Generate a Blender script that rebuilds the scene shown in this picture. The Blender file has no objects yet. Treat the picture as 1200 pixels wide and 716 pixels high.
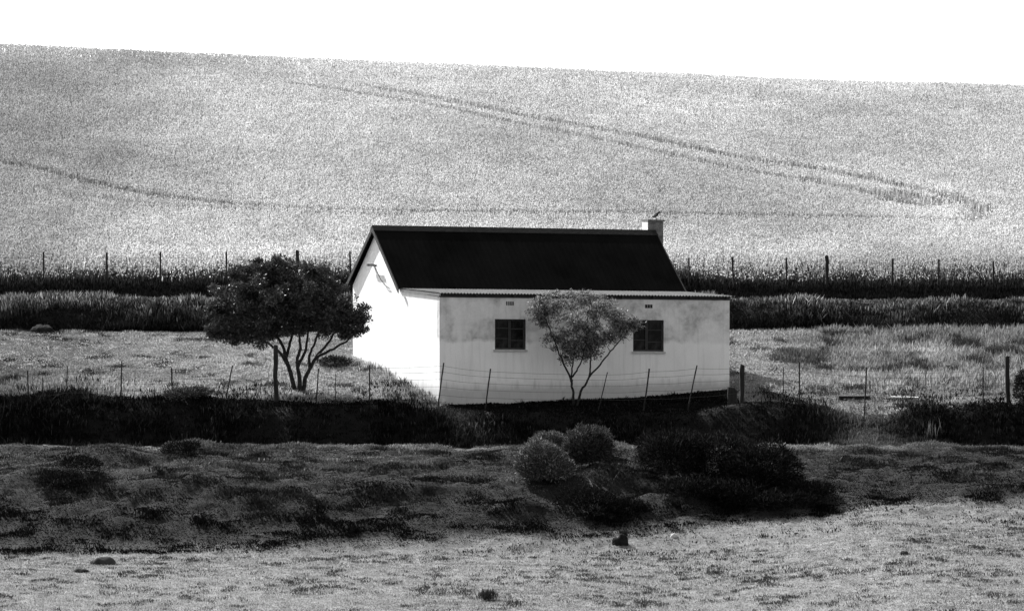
import bpy, bmesh, math, random
import numpy as np
from mathutils import Vector, Matrix

R = np.random.default_rng(7)
random.seed(7)
scn = bpy.context.scene
COL = scn.collection

# ------------------------------------------------------------------ camera
FPX, ZC, HOR = 4700.0, 6.4, 170.0
PITCH = math.atan((358 - HOR) / FPX)
cam = bpy.data.objects.new('camera', bpy.data.cameras.new('camera'))
cam.data.sensor_width = 36.0
cam.data.lens = 36.0 * FPX / 1200.0
cam.data.clip_start, cam.data.clip_end = 0.5, 20000
cam.location = (0, 0, ZC)
cam.rotation_euler = (math.pi / 2 - PITCH, 0, 0)
COL.objects.link(cam)
scn.camera = cam

def ray(x, y):
    cx, cy = (x - 600) / FPX, -(y - 358) / FPX
    c, s = math.cos(PITCH), math.sin(PITCH)
    return cx, c + cy * s, cy * c - s            # X, Y(forward), Z
def at(x, y, Y):                                  # measured point of the place at distance Y
    dx, dy, dz = ray(x, y)
    t = Y / dy
    return Vector((dx * t, Y, ZC + dz * t))

# ------------------------------------------------------------------ noise
def _hash(ix, iy, seed):
    n = (ix.astype(np.int64) * 374761393 + iy.astype(np.int64) * 668265263 + seed * 974634777) & 0x7fffffff
    n = ((n ^ (n >> 13)) * 1274126177) & 0x7fffffff
    n = n ^ (n >> 16)
    return (n & 0xffff) / 65535.0
def vnoise(x, y, seed=0):
    ix, iy = np.floor(x), np.floor(y)
    fx, fy = x - ix, y - iy
    fx, fy = fx * fx * (3 - 2 * fx), fy * fy * (3 - 2 * fy)
    a, b = _hash(ix, iy, seed), _hash(ix + 1, iy, seed)
    c, d = _hash(ix, iy + 1, seed), _hash(ix + 1, iy + 1, seed)
    return (a + (b - a) * fx) * (1 - fy) + (c + (d - c) * fx) * fy
def fbm(x, y, seed=0, o=4):
    s, a, t = 0, 1, 0
    for k in range(o):
        s = s + a * vnoise(x * 2 ** k, y * 2 ** k, seed + k); t += a; a *= .5
    return s / t
def sst(a, b, x):
    t = np.clip((x - a) / (b - a), 0, 1)
    return t * t * (3 - 2 * t)

# ------------------------------------------------------------------ terrain
PL = np.array([(0, -3.2), (50, -2.7), (74, -2.25), (86.3, -2.40), (87.6, -2.1), (89.2, -1.60), (91.3, -1.16), (94.2, -.86), (95.6, -.76), (96.1, -.85), (96.9, -1.12), (97.2, -.8), (98.0, -.02), (98.6, .05), (100, .05), (102, .18), (106, .65), (111.6, 1.2), (112.0, 1.22), (112.5, 1.75), (113.2, 1.95), (116, 1.98), (116.6, 2.14), (117.4, 2.32), (119, 2.64), (120, 2.82)])
PR = np.array([(0, -2.8), (50, -2.1), (70, -1.74), (88.2, -1.8), (89.6, -1.5), (91.6, -1.12), (95.2, -.78), (95.7, -.76), (96.2, -.85), (96.9, -1.0), (97.2, -.75), (98.0, -.06), (98.6, -.02), (100, -.03), (102.6, .05), (106, .45), (111.6, 1.2), (112.0, 1.22), (112.5, 1.7), (113.2, 1.9), (116, 1.93), (116.6, 2.08), (117.4, 2.26), (119, 2.56), (120, 2.72)])
PM = np.array([(0, -2.8), (50, -2.1), (70, -1.74), (87, -1.8), (90, -1.5), (93, -1.05), (95.2, -.78), (95.7, -.78), (96.6, -.86), (97.4, -.62), (98.4, -.25), (99.4, -.04), (100, -.03), (102.6, .05), (106, .45), (111.6, 1.2), (112.0, 1.22), (112.5, 1.7), (113.2, 1.9), (116, 1.93), (116.6, 2.08), (117.4, 2.26), (119, 2.56), (120, 2.72)])
MOUNDS = [  # x, y, radius x, radius y, height
    (-10.6, 90.6, 2.0, 1.1, .30), (-9.5, 93.2, 1.3, .8, .28), (-6.5, 90.0, 2.2, 1.0, .22), (-2.6, 90.2, 1.9, .9, .24), (2.1, 90.8, 1.3, .75, .40),
    (3.6, 89.6, .9, .5, .2), (.2, 88.9, .7, .4, .2), (6.3, 90.3, .7, .5, .26), (-7.7, 95.3, .7, .45, .18),
    (-8.0, 98.4, .9, .5, .22), (11.2, 97.7, 1.6, .7, .18), (5.5, 98.3, 1.0, .5, .2), (9.0, 91.8, 1.8, .7, .14)]
CREST = 186.0
def tz(X, Y):
    X = np.asarray(X, float); Y = np.asarray(Y, float)
    Yw = Y + (.9 * (fbm(X * .30, Y * .1, 3, 2) - .5) + .35 * (fbm(X * 1.3, Y * .2, 4, 2) - .5)) * sst(118, 114, Y) * sst(60, 84, Y)
    zl = sum(np.interp(Yw + o, PL[:, 0], PL[:, 1]) for o in (-.22, 0, .22)) / 3
    zr = sum(np.interp(Yw + o, PR[:, 0], PR[:, 1]) for o in (-.22, 0, .22)) / 3
    zm = sum(np.interp(Yw + o, PM[:, 0], PM[:, 1]) for o in (-.22, 0, .22)) / 3
    w = sst(3.0, 9.0, X)
    z = zl * (1 - w) + zr * w
    g = np.exp(-((X - 8.5) / 1.1) ** 2)
    z = z * (1 - g) + zm * g
    for mx, my, rx, ry, h in MOUNDS:
        z = z + h * np.exp(-(((X - mx) / rx) ** 2 + ((Y - my) / ry) ** 2) * 1.6)
    # hill
    ratio = np.clip(X / np.maximum(Y, 1), -.4, .4)
    px = ratio * FPX + 600
    yc = np.interp(px, [-1500, 0, 300, 600, 900, 1200, 2700], [8, 63, 77, 89, 103, 112, 156])
    zc = ZC + (HOR - yc) / FPX * CREST
    z0 = 2.82 - .1 * w
    t = (Y - 120) / (CREST - 120)
    tc = np.clip(t, 0, 1)
    hill = z0 + (zc - z0) * (tc * (1.2 - .2 * tc)) + .16 * (fbm(X * .07, Y * .05, 9, 3) - .5) * sst(0, .3, t) * sst(1.0, .9, t)
    hill = np.where(t > 1, zc - np.minimum((Y - CREST) * .05 + 0.0006 * (Y - CREST) ** 2, 12), hill)
    z = np.where(Y > 120, hill, z)
    z = z - .17 * sst(-2.6, -1.4, X) * sst(6.6, 5.2, X) * sst(96.9, 97.7, Y) * sst(102.8, 101.5, Y)
    # roughness of the turf and the bank
    bank = sst(86.5, 89, Y) * sst(98.2, 96.5, Y)
    z = z + bank * (.24 * (fbm(X * .6, Y * 1.0, 21, 3) - .5) + .13 * (fbm(X * 2.6, Y * 3.0, 31, 2) - .5) + .06 * (fbm(X * 7, Y * 8, 32, 2) - .5))
    fore = sst(60, 66, Y) * sst(89, 87, Y)
    z = z + fore * (.10 * (fbm(X * .5, Y * .5, 41, 3) - .5) + .045 * (fbm(X * 3.5, Y * 2.6, 51, 2) - .5))
    yard = sst(98, 99, Y) * sst(112, 110, Y)
    z = z + yard * .06 * (fbm(X * 1.2, Y * 1.2, 61, 3) - .5)
    return z
def gz(x, y): return float(tz(np.array([x]), np.array([y]))[0])
def hit(x, y, y0=66., y1=230.):
    dx, dy, dz = ray(x, y)
    Y = np.arange(y0, y1, .02); t = Y / dy
    under = tz(dx * t, Y) >= ZC + dz * t
    k = int(np.argmax(under)) if under.any() else len(Y) - 1
    return Vector((dx * t[k], Y[k], float(tz(dx * t[k], Y[k]))))

# ------------------------------------------------------------------ materials (the place is seen in black and white: all greys)
def newmat(name):
    m = bpy.data.materials.new(name); m.use_nodes = True
    nt = m.node_tree
    return m, nt, nt.nodes['Principled BSDF']
def grey(v): return (v, v, v, 1)
def N(nt, t, **kw):
    n = nt.nodes.new(t)
    for k, v in kw.items():
        if k in n.inputs: n.inputs[k].default_value = v
        else: setattr(n, k, v)
    return n
def ramp(nt, src, stops):
    r = nt.nodes.new('ShaderNodeValToRGB')
    e = r.color_ramp.elements
    while len(e) < len(stops): e.new(.5)
    for i, (p, v) in enumerate(stops): e[i].position = p; e[i].color = grey(v)
    nt.links.new(src, r.inputs[0]); return r.outputs[0]
def mul(nt, a, b):
    n = nt.nodes.new('ShaderNodeMath'); n.operation = 'MULTIPLY'
    nt.links.new(a, n.inputs[0])
    if isinstance(b, (int, float)): n.inputs[1].default_value = b
    else: nt.links.new(b, n.inputs[1])
    return n.outputs[0]
def simple(name, lo, hi, scale=6, rough=.8, bump=.0, spec=.3, stretch=(1, 1, 1)):
    m, nt, b = newmat(name)
    tc = N(nt, 'ShaderNodeTexCoord'); mp = N(nt, 'ShaderNodeMapping'); mp.inputs['Scale'].default_value = stretch
    nt.links.new(tc.outputs['Object'], mp.inputs[0])
    n = N(nt, 'ShaderNodeTexNoise', Scale=scale, Detail=6.0, Roughness=.65)
    nt.links.new(mp.outputs[0], n.inputs['Vector'])
    nt.links.new(ramp(nt, n.outputs['Fac'], [(.3, lo), (.7, hi)]), b.inputs['Base Color'])
    b.inputs['Roughness'].default_value = rough; b.inputs['Specular IOR Level'].default_value = spec
    if bump:
        bp = N(nt, 'ShaderNodeBump', Strength=bump, Distance=.02)
        nt.links.new(n.outputs['Fac'], bp.inputs['Height']); nt.links.new(bp.outputs[0], b.inputs['Normal'])
    return m
def blade_mat(name, trans=.35, k=1.0, rough=.6):
    """plant fibre: its own grey per blade in the attribute 'tone', some light let through"""
    m, nt, b = newmat(name)
    at_ = N(nt, 'ShaderNodeAttribute', attribute_name='tone')
    d = N(nt, 'ShaderNodeBsdfDiffuse'); t = N(nt, 'ShaderNodeBsdfTranslucent'); mx = N(nt, 'ShaderNodeMixShader')
    c = N(nt, 'ShaderNodeCombineColor')
    v = mul(nt, at_.outputs['Fac'], k)
    for i in range(3): nt.links.new(v, c.inputs[i])
    nt.links.new(c.outputs[0], d.inputs[0]); nt.links.new(c.outputs[0], t.inputs[0])
    mx.inputs[0].default_value = trans
    nt.links.new(d.outputs[0], mx.inputs[1]); nt.links.new(t.outputs[0], mx.inputs[2])
    nt.links.new(mx.outputs[0], nt.nodes['Material Output'].inputs[0])
    return m

# ------------------------------------------------------------------ object helpers
def tag(o, label=None, cat=None, group=None, kind=None):
    if label: o['label'] = label
    if cat: o['category'] = cat
    if group: o['group'] = group
    if kind: o['kind'] = kind
    return o
def empty(name, loc, label, cat, group=None, rz=0):
    o = bpy.data.objects.new(name, None); COL.objects.link(o)
    o.empty_display_size = .2
    o.location = loc; o.rotation_euler = (0, 0, rz)
    return tag(o, label, cat, group)
def link(name, me, mat=None, parent=None, loc=None):
    o = bpy.data.objects.new(name, me); COL.objects.link(o)
    if mat: me.materials.append(mat)
    if parent: o.parent = parent
    if loc is not None: o.location = loc
    return o
def obj(name, bm, mat, parent=None, loc=None, smooth=False, bevel=0):
    if bevel:
        bmesh.ops.bevel(bm, geom=[e for e in bm.edges if len(e.link_faces) == 2 and e.calc_face_angle(0) > .5], offset=bevel, segments=1, affect='EDGES', profile=.5)
    bmesh.ops.recalc_face_normals(bm, faces=bm.faces)
    me = bpy.data.meshes.new(name); bm.to_mesh(me); bm.free()
    if smooth: me.polygons.foreach_set('use_smooth', [True] * len(me.polygons))
    return link(name, me, mat, parent, loc)
def npmesh(name, V, F, tone=None, smooth=False):
    V = np.asarray(V, np.float32); F = np.asarray(F, np.int32)
    me = bpy.data.meshes.new(name)
    k = F.shape[1]
    me.vertices.add(len(V)); me.vertices.foreach_set('co', V.ravel())
    me.loops.add(F.size); me.loops.foreach_set('vertex_index', F.ravel())
    me.polygons.add(len(F)); me.polygons.foreach_set('loop_start', np.arange(0, F.size, k, dtype=np.int32))
    if smooth: me.polygons.foreach_set('use_smooth', np.ones(len(F), bool))
    me.update(calc_edges=True)
    if tone is not None:
        a = me.attributes.new('tone', 'FLOAT', 'POINT'); a.data.foreach_set('value', np.asarray(tone, np.float32))
    return me
def box(bm, p0, p1, T=None):
    vs = [bm.verts.new(T(x, y, z) if T else (x, y, z)) for z in (p0[2], p1[2]) for x, y in ((p0[0], p0[1]), (p1[0], p0[1]), (p1[0], p1[1]), (p0[0], p1[1]))]
    for f in ((3, 2, 1, 0), (4, 5, 6, 7), (0, 1, 5, 4), (1, 2, 6, 5), (2, 3, 7, 6), (3, 0, 4, 7)): bm.faces.new([vs[i] for i in f])
def tube(bm, pts, rad, n=6, cap=True):
    pts = [Vector(p) for p in pts]; rings = []
    for i, p in enumerate(pts):
        d = (pts[min(i + 1, len(pts) - 1)] - pts[max(i - 1, 0)]).normalized()
        a = d.cross(Vector((.31, .95, .1))).normalized(); b = d.cross(a)
        r = rad[i] if hasattr(rad, '__len__') else rad
        rings.append([bm.verts.new(p + (a * math.cos(2 * math.pi * k / n) + b * math.sin(2 * math.pi * k / n)) * r) for k in range(n)])
    for A, B in zip(rings, rings[1:]):
        for k in range(n): bm.faces.new((A[k], A[(k + 1) % n], B[(k + 1) % n], B[k]))
    if cap: bm.faces.new(rings[0][::-1]); bm.faces.new(rings[-1])

# ------------------------------------------------------------------ blades and leaves
def blades(P, n, h, w, lean, spread, tone, jit=.25, mid=.6, wind=(0, 0)):
    """diamond shaped blades: n for every point of P"""
    M = len(P) * n
    p = np.repeat(P, n, 0) + np.c_[R.normal(0, spread, (M, 2)), np.zeros(M)]
    hh = np.repeat(h, n) * R.uniform(.6, 1.15, M)
    tn = np.repeat(tone, n) * R.uniform(1 - jit, 1 + jit, M)
    a = R.uniform(0, 2 * math.pi, M); l = np.abs(R.normal(0, lean, M))
    dirx, diry = np.cos(a), np.sin(a)
    tip = p + np.c_[dirx * l * hh + wind[0] * hh, diry * l * hh + wind[1] * hh, hh]
    md = p + (tip - p) * mid + np.c_[np.zeros(M), np.zeros(M), hh * .06]
    b = a + math.pi / 2 + R.normal(0, .5, M)
    ww = np.repeat(w, n) if hasattr(w, '__len__') else np.full(M, w)
    ww = ww * R.uniform(.6, 1.3, M) * .5
    s = np.c_[np.cos(b) * ww, np.sin(b) * ww, np.zeros(M)]
    V = np.stack([p, md + s, tip, md - s], 1).reshape(-1, 3)
    return V, np.arange(M * 4).reshape(-1, 4), np.repeat(tn, 4)
def leaves(P, size, tone, up=.3, jit=.35, outward=None, asp=.45):
    M = len(P)
    d = R.normal(0, 1, (M, 3)); d[:, 2] += up
    if outward is not None: d += outward
    d /= np.linalg.norm(d, axis=1)[:, None]
    q = R.normal(0, 1, (M, 3)); s = np.cross(d, q); s /= np.linalg.norm(s, axis=1)[:, None] + 1e-9
    L = size * R.uniform(.6, 1.3, M)[:, None]
    V = np.stack([P, P + d * L * .5 + s * L * asp * .5, P + d * L, P + d * L * .5 - s * L * asp * .5], 1).reshape(-1, 3)
    tn = np.full(M, tone) * R.uniform(1 - jit, 1 + jit, M)
    return V, np.arange(M * 4).reshape(-1, 4), np.repeat(tn, 4)
def join(parts):
    V, F, T, k = [], [], [], 0
    for v, f, t in parts:
        V.append(v); F.append(f + k); T.append(t); k += len(v)
    return np.concatenate(V), np.concatenate(F), np.concatenate(T)
def scatter(n, x0, x1, y0, y1, margin=1.0):
    """points over the strip seen between pixel columns x0..x1, y0..y1 metres away"""
    Y = R.uniform(y0, y1, n)
    X = ((R.uniform(x0, x1, n) - 600) / FPX) * Y * margin
    return X, Y

# ------------------------------------------------------------------ ground
m_ground, nt, b = newmat('ground')
a_ = N(nt, 'ShaderNodeAttribute', attribute_name='tone')
tc = N(nt, 'ShaderNodeTexCoord')
n1 = N(nt, 'ShaderNodeTexNoise', Scale=2.2, Detail=8.0, Roughness=.7); nt.links.new(tc.outputs['Object'], n1.inputs['Vector'])
n2 = N(nt, 'ShaderNodeTexNoise', Scale=22.0, Detail=4.0, Roughness=.7); nt.links.new(tc.outputs['Object'], n2.inputs['Vector'])
v = mul(nt, mul(nt, ramp(nt, n1.outputs['Fac'], [(.3, .6), (.7, 1.3)]), ramp(nt, n2.outputs['Fac'], [(.35, .55), (.65, 1.25)])), a_.outputs['Fac'])
cc = N(nt, 'ShaderNodeCombineColor')
for i in range(3): nt.links.new(v, cc.inputs[i])
nt.links.new(cc.outputs[0], b.inputs['Base Color']); b.inputs['Roughness'].default_value = .95; b.inputs['Specular IOR Level'].default_value = .1
bp = N(nt, 'ShaderNodeBump', Strength=.6, Distance=.04); nt.links.new(n2.outputs['Fac'], bp.inputs['Height']); nt.links.new(bp.outputs[0], b.inputs['Normal'])

def zone(X, Y):
    """grey of what grows or lies there: turf, heath, lawn, weeds, crop soil"""
    foot = np.interp(X, [-12, -4, 2, 5, 8, 12], [86.2, 86.8, 87.6, 88.3, 89.0, 89.2]) + .6 * (fbm(X * .8, Y * .8, 71, 3) - .5)
    t = np.full(X.shape, .18)
    s = sst(foot - .5, foot + .6, Y + .5 * (fbm(X * 2.5, Y * 2.5, 72, 2) - .5));  t = t * (1 - s) + .016 * s
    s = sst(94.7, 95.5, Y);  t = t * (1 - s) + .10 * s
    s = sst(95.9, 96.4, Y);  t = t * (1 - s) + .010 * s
    edge = 98.35 + 2.0 * (fbm(X * .6, Y * .4, 81, 4) - .5) + 1.1 * np.exp(-((X + 11.4) / 2.4) ** 2)
    wall = 100 + (X + 1.81) * .344
    inw = sst(-2.1, -1.5, X) * sst(6.3, 5.4, X)
    edge = edge * (1 - inw) + (wall + .12) * inw
    s = sst(edge - .15, edge + .3, Y) ;  t = t * (1 - s) + .25 * s
    s = sst(111.5, 111.8, Y); t = t * (1 - s) + .012 * s
    s = sst(118.2, 120.5, Y); t = t * (1 - s) + .12 * s
    return t

xs_n = np.arange(-17, 17.01, .10); ys_n = np.concatenate([np.arange(64, 84, .13), np.arange(84, 99, .08), np.arange(99, 121, .13), np.arange(121, 200, .8)])
xs = np.concatenate([[-6000, -2500, -1000, -400, -150, -80, -50, -35, -26, -22, -19], xs_n, [19, 22, 26, 35, 50, 80, 150, 400, 1000, 2500, 6000]])
ys = np.concatenate([[-400, -100, -30, 0, 20, 40, 52, 60], ys_n, [205, 220, 250, 300, 400, 600, 1000, 2000, 4000, 9000]])
GX, GY = np.meshgrid(xs, ys)
GZ = tz(GX, GY)
nx, ny = len(xs), len(ys)
idx = np.arange(nx * ny).reshape(ny, nx)
F = np.stack([idx[:-1, :-1], idx[:-1, 1:], idx[1:, 1:], idx[1:, :-1]], -1).reshape(-1, 4)
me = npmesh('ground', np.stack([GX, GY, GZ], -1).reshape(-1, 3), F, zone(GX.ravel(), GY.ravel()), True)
tag(link('ground', me, m_ground), 'grassy ground rising from the foreground turf over the bank to the field hill', 'ground', kind='structure')

# ------------------------------------------------------------------ wheat field with wheel tracks
TRACKS = [
    [(340, 96), (430, 110), (500, 121), (600, 142), (675, 158), (750, 174), (850, 195), (945, 212), (1000, 222), (1060, 240)],
    [(440, 102), (525, 116), (600, 132), (680, 147), (750, 160), (850, 182), (900, 190), (975, 202), (1050, 217), (1110, 230), (1150, 247), (1142, 258)],
    [(-60, 178), (0, 190), (60, 203), (110, 216), (165, 228), (230, 237), (300, 243), (380, 247), (470, 249), (600, 251), (780, 253), (900, 254), (1020, 257), (1140, 261)],
    [(100, 232), (180, 241), (260, 247), (360, 252), (470, 254)],
    [(1040, 228), (1060, 233), (1085, 240)],
]
segs = []
for k, tr in enumerate(TRACKS):
    pts = [hit(x, y + 13, 119) for x, y in tr]
    w = (.42, .50, .38, .22, 1.1)[k]
    for p, q in zip(pts, pts[1:]): segs.append((p.x, p.y, q.x, q.y, w))
def trackdist(X, Y):
    d = np.full(X.shape, 9.)
    for x0, y0, x1, y1, w in segs:
        vx, vy = x1 - x0, y1 - y0
        t = np.clip(((X - x0) * vx + (Y - y0) * vy) / (vx * vx + vy * vy + 1e-9), 0, 1)
        d = np.minimum(d, np.hypot(X - x0 - t * vx, Y - y0 - t * vy) - w)
    return d
def crop(n):
    u = R.uniform(0, 1, n)
    Y = 1 / (1 / 117.2 + (1 / 189. - 1 / 117.2) * u)       # denser where near
    X = (R.uniform(-290, 1490, n) - 600) / FPX * Y
    td = trackdist(X, Y) + R.normal(0, .14, n)
    keep = ((td > 0) | (R.uniform(0, 1, n) < .10)) & (R.uniform(0, 1, n) < .12 + .88 * sst(117.2, 119.6, Y))
    X, Y, td = X[keep], Y[keep], td[keep]
    hh = (.44 + .10 * fbm(X * .25, Y * .2, 5, 3)) * (.6 + .4 * sst(117.2, 119.5, Y)) * np.where(td > 0, 1, .6)
    big = (.62 + .76 * fbm(X * .14, Y * .06, 15, 4)) * (1 - .30 * sst(-9.5, -17, X + 7 * (fbm(X * .2, Y * .08, 16, 3) - .5))) * (1.16 - .16 * sst(120, 134, Y))  # vignette-like darkening at left is put into the crop tone
    mid = .80 + .4 * fbm(X * 1.7, Y * .8, 25, 3)
    return X, Y, hh, big * mid, td
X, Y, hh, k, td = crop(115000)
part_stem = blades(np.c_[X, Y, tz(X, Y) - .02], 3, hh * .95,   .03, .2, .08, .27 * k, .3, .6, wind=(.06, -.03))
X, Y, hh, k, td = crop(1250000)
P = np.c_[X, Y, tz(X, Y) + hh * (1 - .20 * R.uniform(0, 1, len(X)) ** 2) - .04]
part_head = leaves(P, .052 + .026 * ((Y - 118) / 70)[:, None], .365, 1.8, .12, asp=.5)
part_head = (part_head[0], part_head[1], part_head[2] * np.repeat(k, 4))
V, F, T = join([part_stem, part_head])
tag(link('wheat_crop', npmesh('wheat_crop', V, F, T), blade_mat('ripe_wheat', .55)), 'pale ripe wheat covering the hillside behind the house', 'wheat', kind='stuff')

# dark weeds at the foot of the field and on the far bank
n = 30000
X, Y = scatter(n, -190, 1390, 115.7, 119.8)
d = R.uniform(0, 1, n) < (1 - .9 * sst(117.2, 119.4, Y)); X, Y = X[d], Y[d]
hh = .12 + .26 * sst(116, 117.5, Y) * fbm(X * .8, Y * .8, 6, 3) + .10 * R.uniform(0, 1, len(X))
tn = .009 + .20 * R.uniform(0, 1, len(X)) ** 2 * sst(116.4, 118.6, Y)
V, F, T = blades(np.c_[X, Y, tz(X, Y) - .02], 5, hh, .028, .35, .08, tn, .5)
tag(link('field_weeds', npmesh('field_weeds', V, F, T), blade_mat('weeds', .25)), 'dark weeds along the foot of the wheat field', 'weeds', kind='stuff')
n = 30000
X, Y = scatter(n, -190, 1390, 111.75, 115.6)
d = R.uniform(0, 1, n) < (1 - .8 * sst(113.3, 114.2, Y)); X, Y = X[d], Y[d]
clump = fbm(X * 1.1, Y * 1.6, 8, 3)
hh = (.07 + .30 * np.clip(clump * 2.0 - .6, 0, 1)) * (1 - .6 * sst(113.4, 114, Y))
tn = .012 + .42 * R.uniform(0, 1, len(X)) ** 2 * np.clip(clump * 2.2 - .6, 0, 1) * sst(111.9, 112.9, Y)
V, F, T = blades(np.c_[X, Y, tz(X, Y) - .02], 6, hh, .028, .42, .09, tn, .5)
tag(link('bank_grass', npmesh('bank_grass', V, F, T), blade_mat('bank_grass', .25)), 'dark tussocky grass on the low bank behind the yard', 'grass', kind='stuff')

# ------------------------------------------------------------------ house frame (needed to keep grass out of it)
TH = math.radians(19)
HO = Vector((-1.809, 100.0, 0)); HU = Vector((math.cos(TH), math.sin(TH), 0)); HV = Vector((-math.sin(TH), math.cos(TH), 0))
LEN, DEP, LEAN, RV, SAG = 7.80, 7.5, 3.16, 5.33, .023
def uv_of(X, Y):
    dx, dy = X - HO.x, Y - HO.y
    return dx * HU.x + dy * HU.y, dx * HV.x + dy * HV.y
def outside(X, Y, m=.03):
    u, v = uv_of(X, Y)
    return ~((u > -m) & (u < LEN + m) & (v > -m) & (v < DEP + m))

# yard grass
n = 103000
X, Y = scatter(n, -190, 1390, 98.0, 111.8)
zt = zone(X, Y)
pale = fbm(X * .45, Y * .5, 33, 3)
d = outside(X, Y) & (R.uniform(0, 1, n) < .35 + .65 * sst(.03, .25, zt)); X, Y, zt, pale = X[d], Y[d], zt[d], pale[d]
u_, v_ = uv_of(X, Y)
near_wall = np.exp(-(np.clip(-u_, 0, 9) / .35) ** 2) * ((u_ < 0) & (v_ > -1) & (v_ < 6))
tall = sst(7.0, 9.5, X) * sst(101.8, 104.5, Y) + .8 * np.exp(-((X + 12) / 2.6) ** 2) * sst(106, 101, Y) + .25 * sst(.55, .7, pale)
hh = .045 + .26 * np.clip(tall, 0, 1) * R.uniform(.4, 1, len(X)) + .22 * near_wall * R.uniform(0, 1, len(X)) ** 2
spots = fbm(X * 2.3, Y * 1.3, 44, 3)
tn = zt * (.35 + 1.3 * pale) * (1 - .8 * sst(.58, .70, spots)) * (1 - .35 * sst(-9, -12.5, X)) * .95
V, F, T = blades(np.c_[X, Y, tz(X, Y) - .01], 5, hh, .026, .5, .08, tn, .45)
tag(link('yard_grass', npmesh('yard_grass', V, F, T), blade_mat('yard_grass', .35)), 'pale dry grass in the yard around the white house', 'grass', kind='stuff')

# rank dark growth on the yard's front edge and the dip below it
n = 60000
X, Y = scatter(n, -190, 1390, 95.9, 102.8)
zt = zone(X, Y)
clump = .55 * fbm(X * 1.0, Y * 1.2, 55, 3) + .45 * fbm(X * 3.1, Y * 3.1, 56, 2)
d = (R.uniform(0, 1, n) < .2 + clump) & (zt < .05 + .25 * R.uniform(0, 1, n) ** 3) & outside(X, Y, .0); X, Y, clump = X[d], Y[d], clump[d]
left = np.exp(-((X + 11.8) / 3.0) ** 2)
wallside = sst(-2.2, -1.6, X) * sst(6.4, 5.6, X) * sst(97.6, 98.2, Y)
hh = (.05 + (.12 + .20 * left) * np.clip(clump * 2.2 - .6, 0, 1) + .03 * R.uniform(0, 1, len(X)) + .16 * (R.uniform(0, 1, len(X)) > .985)) * (1 - .65 * wallside) * (.5 + 1.0 * fbm(X * .5, Y * .3, 58, 2))
lit = np.exp(-((X - 8.6) / .75) ** 2) + .45 * np.exp(-((X + 1.2 - (97.6 - Y) * .7) / .35) ** 2)  # paler bands painted as sunlit strips beside the house shadow
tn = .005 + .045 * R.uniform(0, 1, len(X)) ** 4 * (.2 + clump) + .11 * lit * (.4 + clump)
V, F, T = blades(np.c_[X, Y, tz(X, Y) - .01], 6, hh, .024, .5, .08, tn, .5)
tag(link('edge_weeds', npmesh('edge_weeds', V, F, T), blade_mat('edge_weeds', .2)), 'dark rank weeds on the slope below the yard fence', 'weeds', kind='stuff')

# heath on the near bank
n = 82000
X, Y = scatter(n, -190, 1390, 86.0, 96.1)
zt = zone(X, Y)
c1 = fbm(X * 1.6, Y * 1.9, 66, 3); c2 = fbm(X * .35, Y * .5, 67, 3)
d = R.uniform(0, 1, n) < sst(.2, .08, zt); X, Y, c1, c2 = X[d], Y[d], c1[d], c2[d]
hh = .022 + .10 * np.clip(c1 * 2.4 - 1.05, 0, 1)
c3 = fbm(X * 1.9, Y * 2.6, 68, 3)
up = sst(88.9, 92.3, Y + 2.2 * (c2 - .5) - .12 * np.clip(X, 0, 9) + .4)
tn = .006 + up * (.011 + .16 * np.clip(c2 * 2.2 - .55, 0, 1) * np.clip(c3 * 3.2 - 1.1, 0, 1.2)) * (.3 + 1.3 * R.uniform(0, 1, len(X)) ** 2) + .20 * sst(94.5, 95.4, Y) * (.3 + c2) * (.55 + .45 * sst(0, 6, X))  # paler patches painted as lit ridges, tone darkened down the bank
V, F, T = blades(np.c_[X, Y, tz(X, Y) - .01], 5, hh, .024, .65, .07, tn, .5)
tag(link('bank_heath', npmesh('bank_heath', V, F, T), blade_mat('bank_heath', .2)), 'low dark heath and grass covering the near bank', 'heath', kind='stuff')

# foreground turf
n = 130000
X, Y = scatter(n, -180, 1380, 68.0, 89.8)
zt = zone(X, Y)
d = R.uniform(0, 1, n) < sst(.05, .2, zt) * (.5 + .5 * R.uniform(0, 1, n)); X, Y, zt = X[d], Y[d], zt[d]
c1 = .68 * fbm(X * 6.5, Y * 4.2, 76, 3) + .32 * fbm(X * .8, Y * .6, 78, 2); c2 = fbm(X * .25, Y * .3, 77, 3)
dk = sst(.58, .68, c1)
hh = .018 + .022 * R.uniform(0, 1, len(X)) + .035 * dk
tn = zt * (.55 + .95 * c2) * (1 - .85 * dk) * 1.25
V, F, T = blades(np.c_[X, Y, tz(X, Y) - .005], 5, hh, .016, .8, .06, tn, .45)
tag(link('foreground_turf', npmesh('foreground_turf', V, F, T), blade_mat('turf', .3)), 'short cropped pale turf in the foreground', 'turf', kind='stuff')

# ------------------------------------------------------------------ house
house = empty('farm_house', (HO.x, HO.y, 0), 'small white farm house with dark pitched roof and flat corrugated front', 'house', rz=TH)
def S(u, v, z): return Vector((u, v, z - SAG * u))
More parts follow.
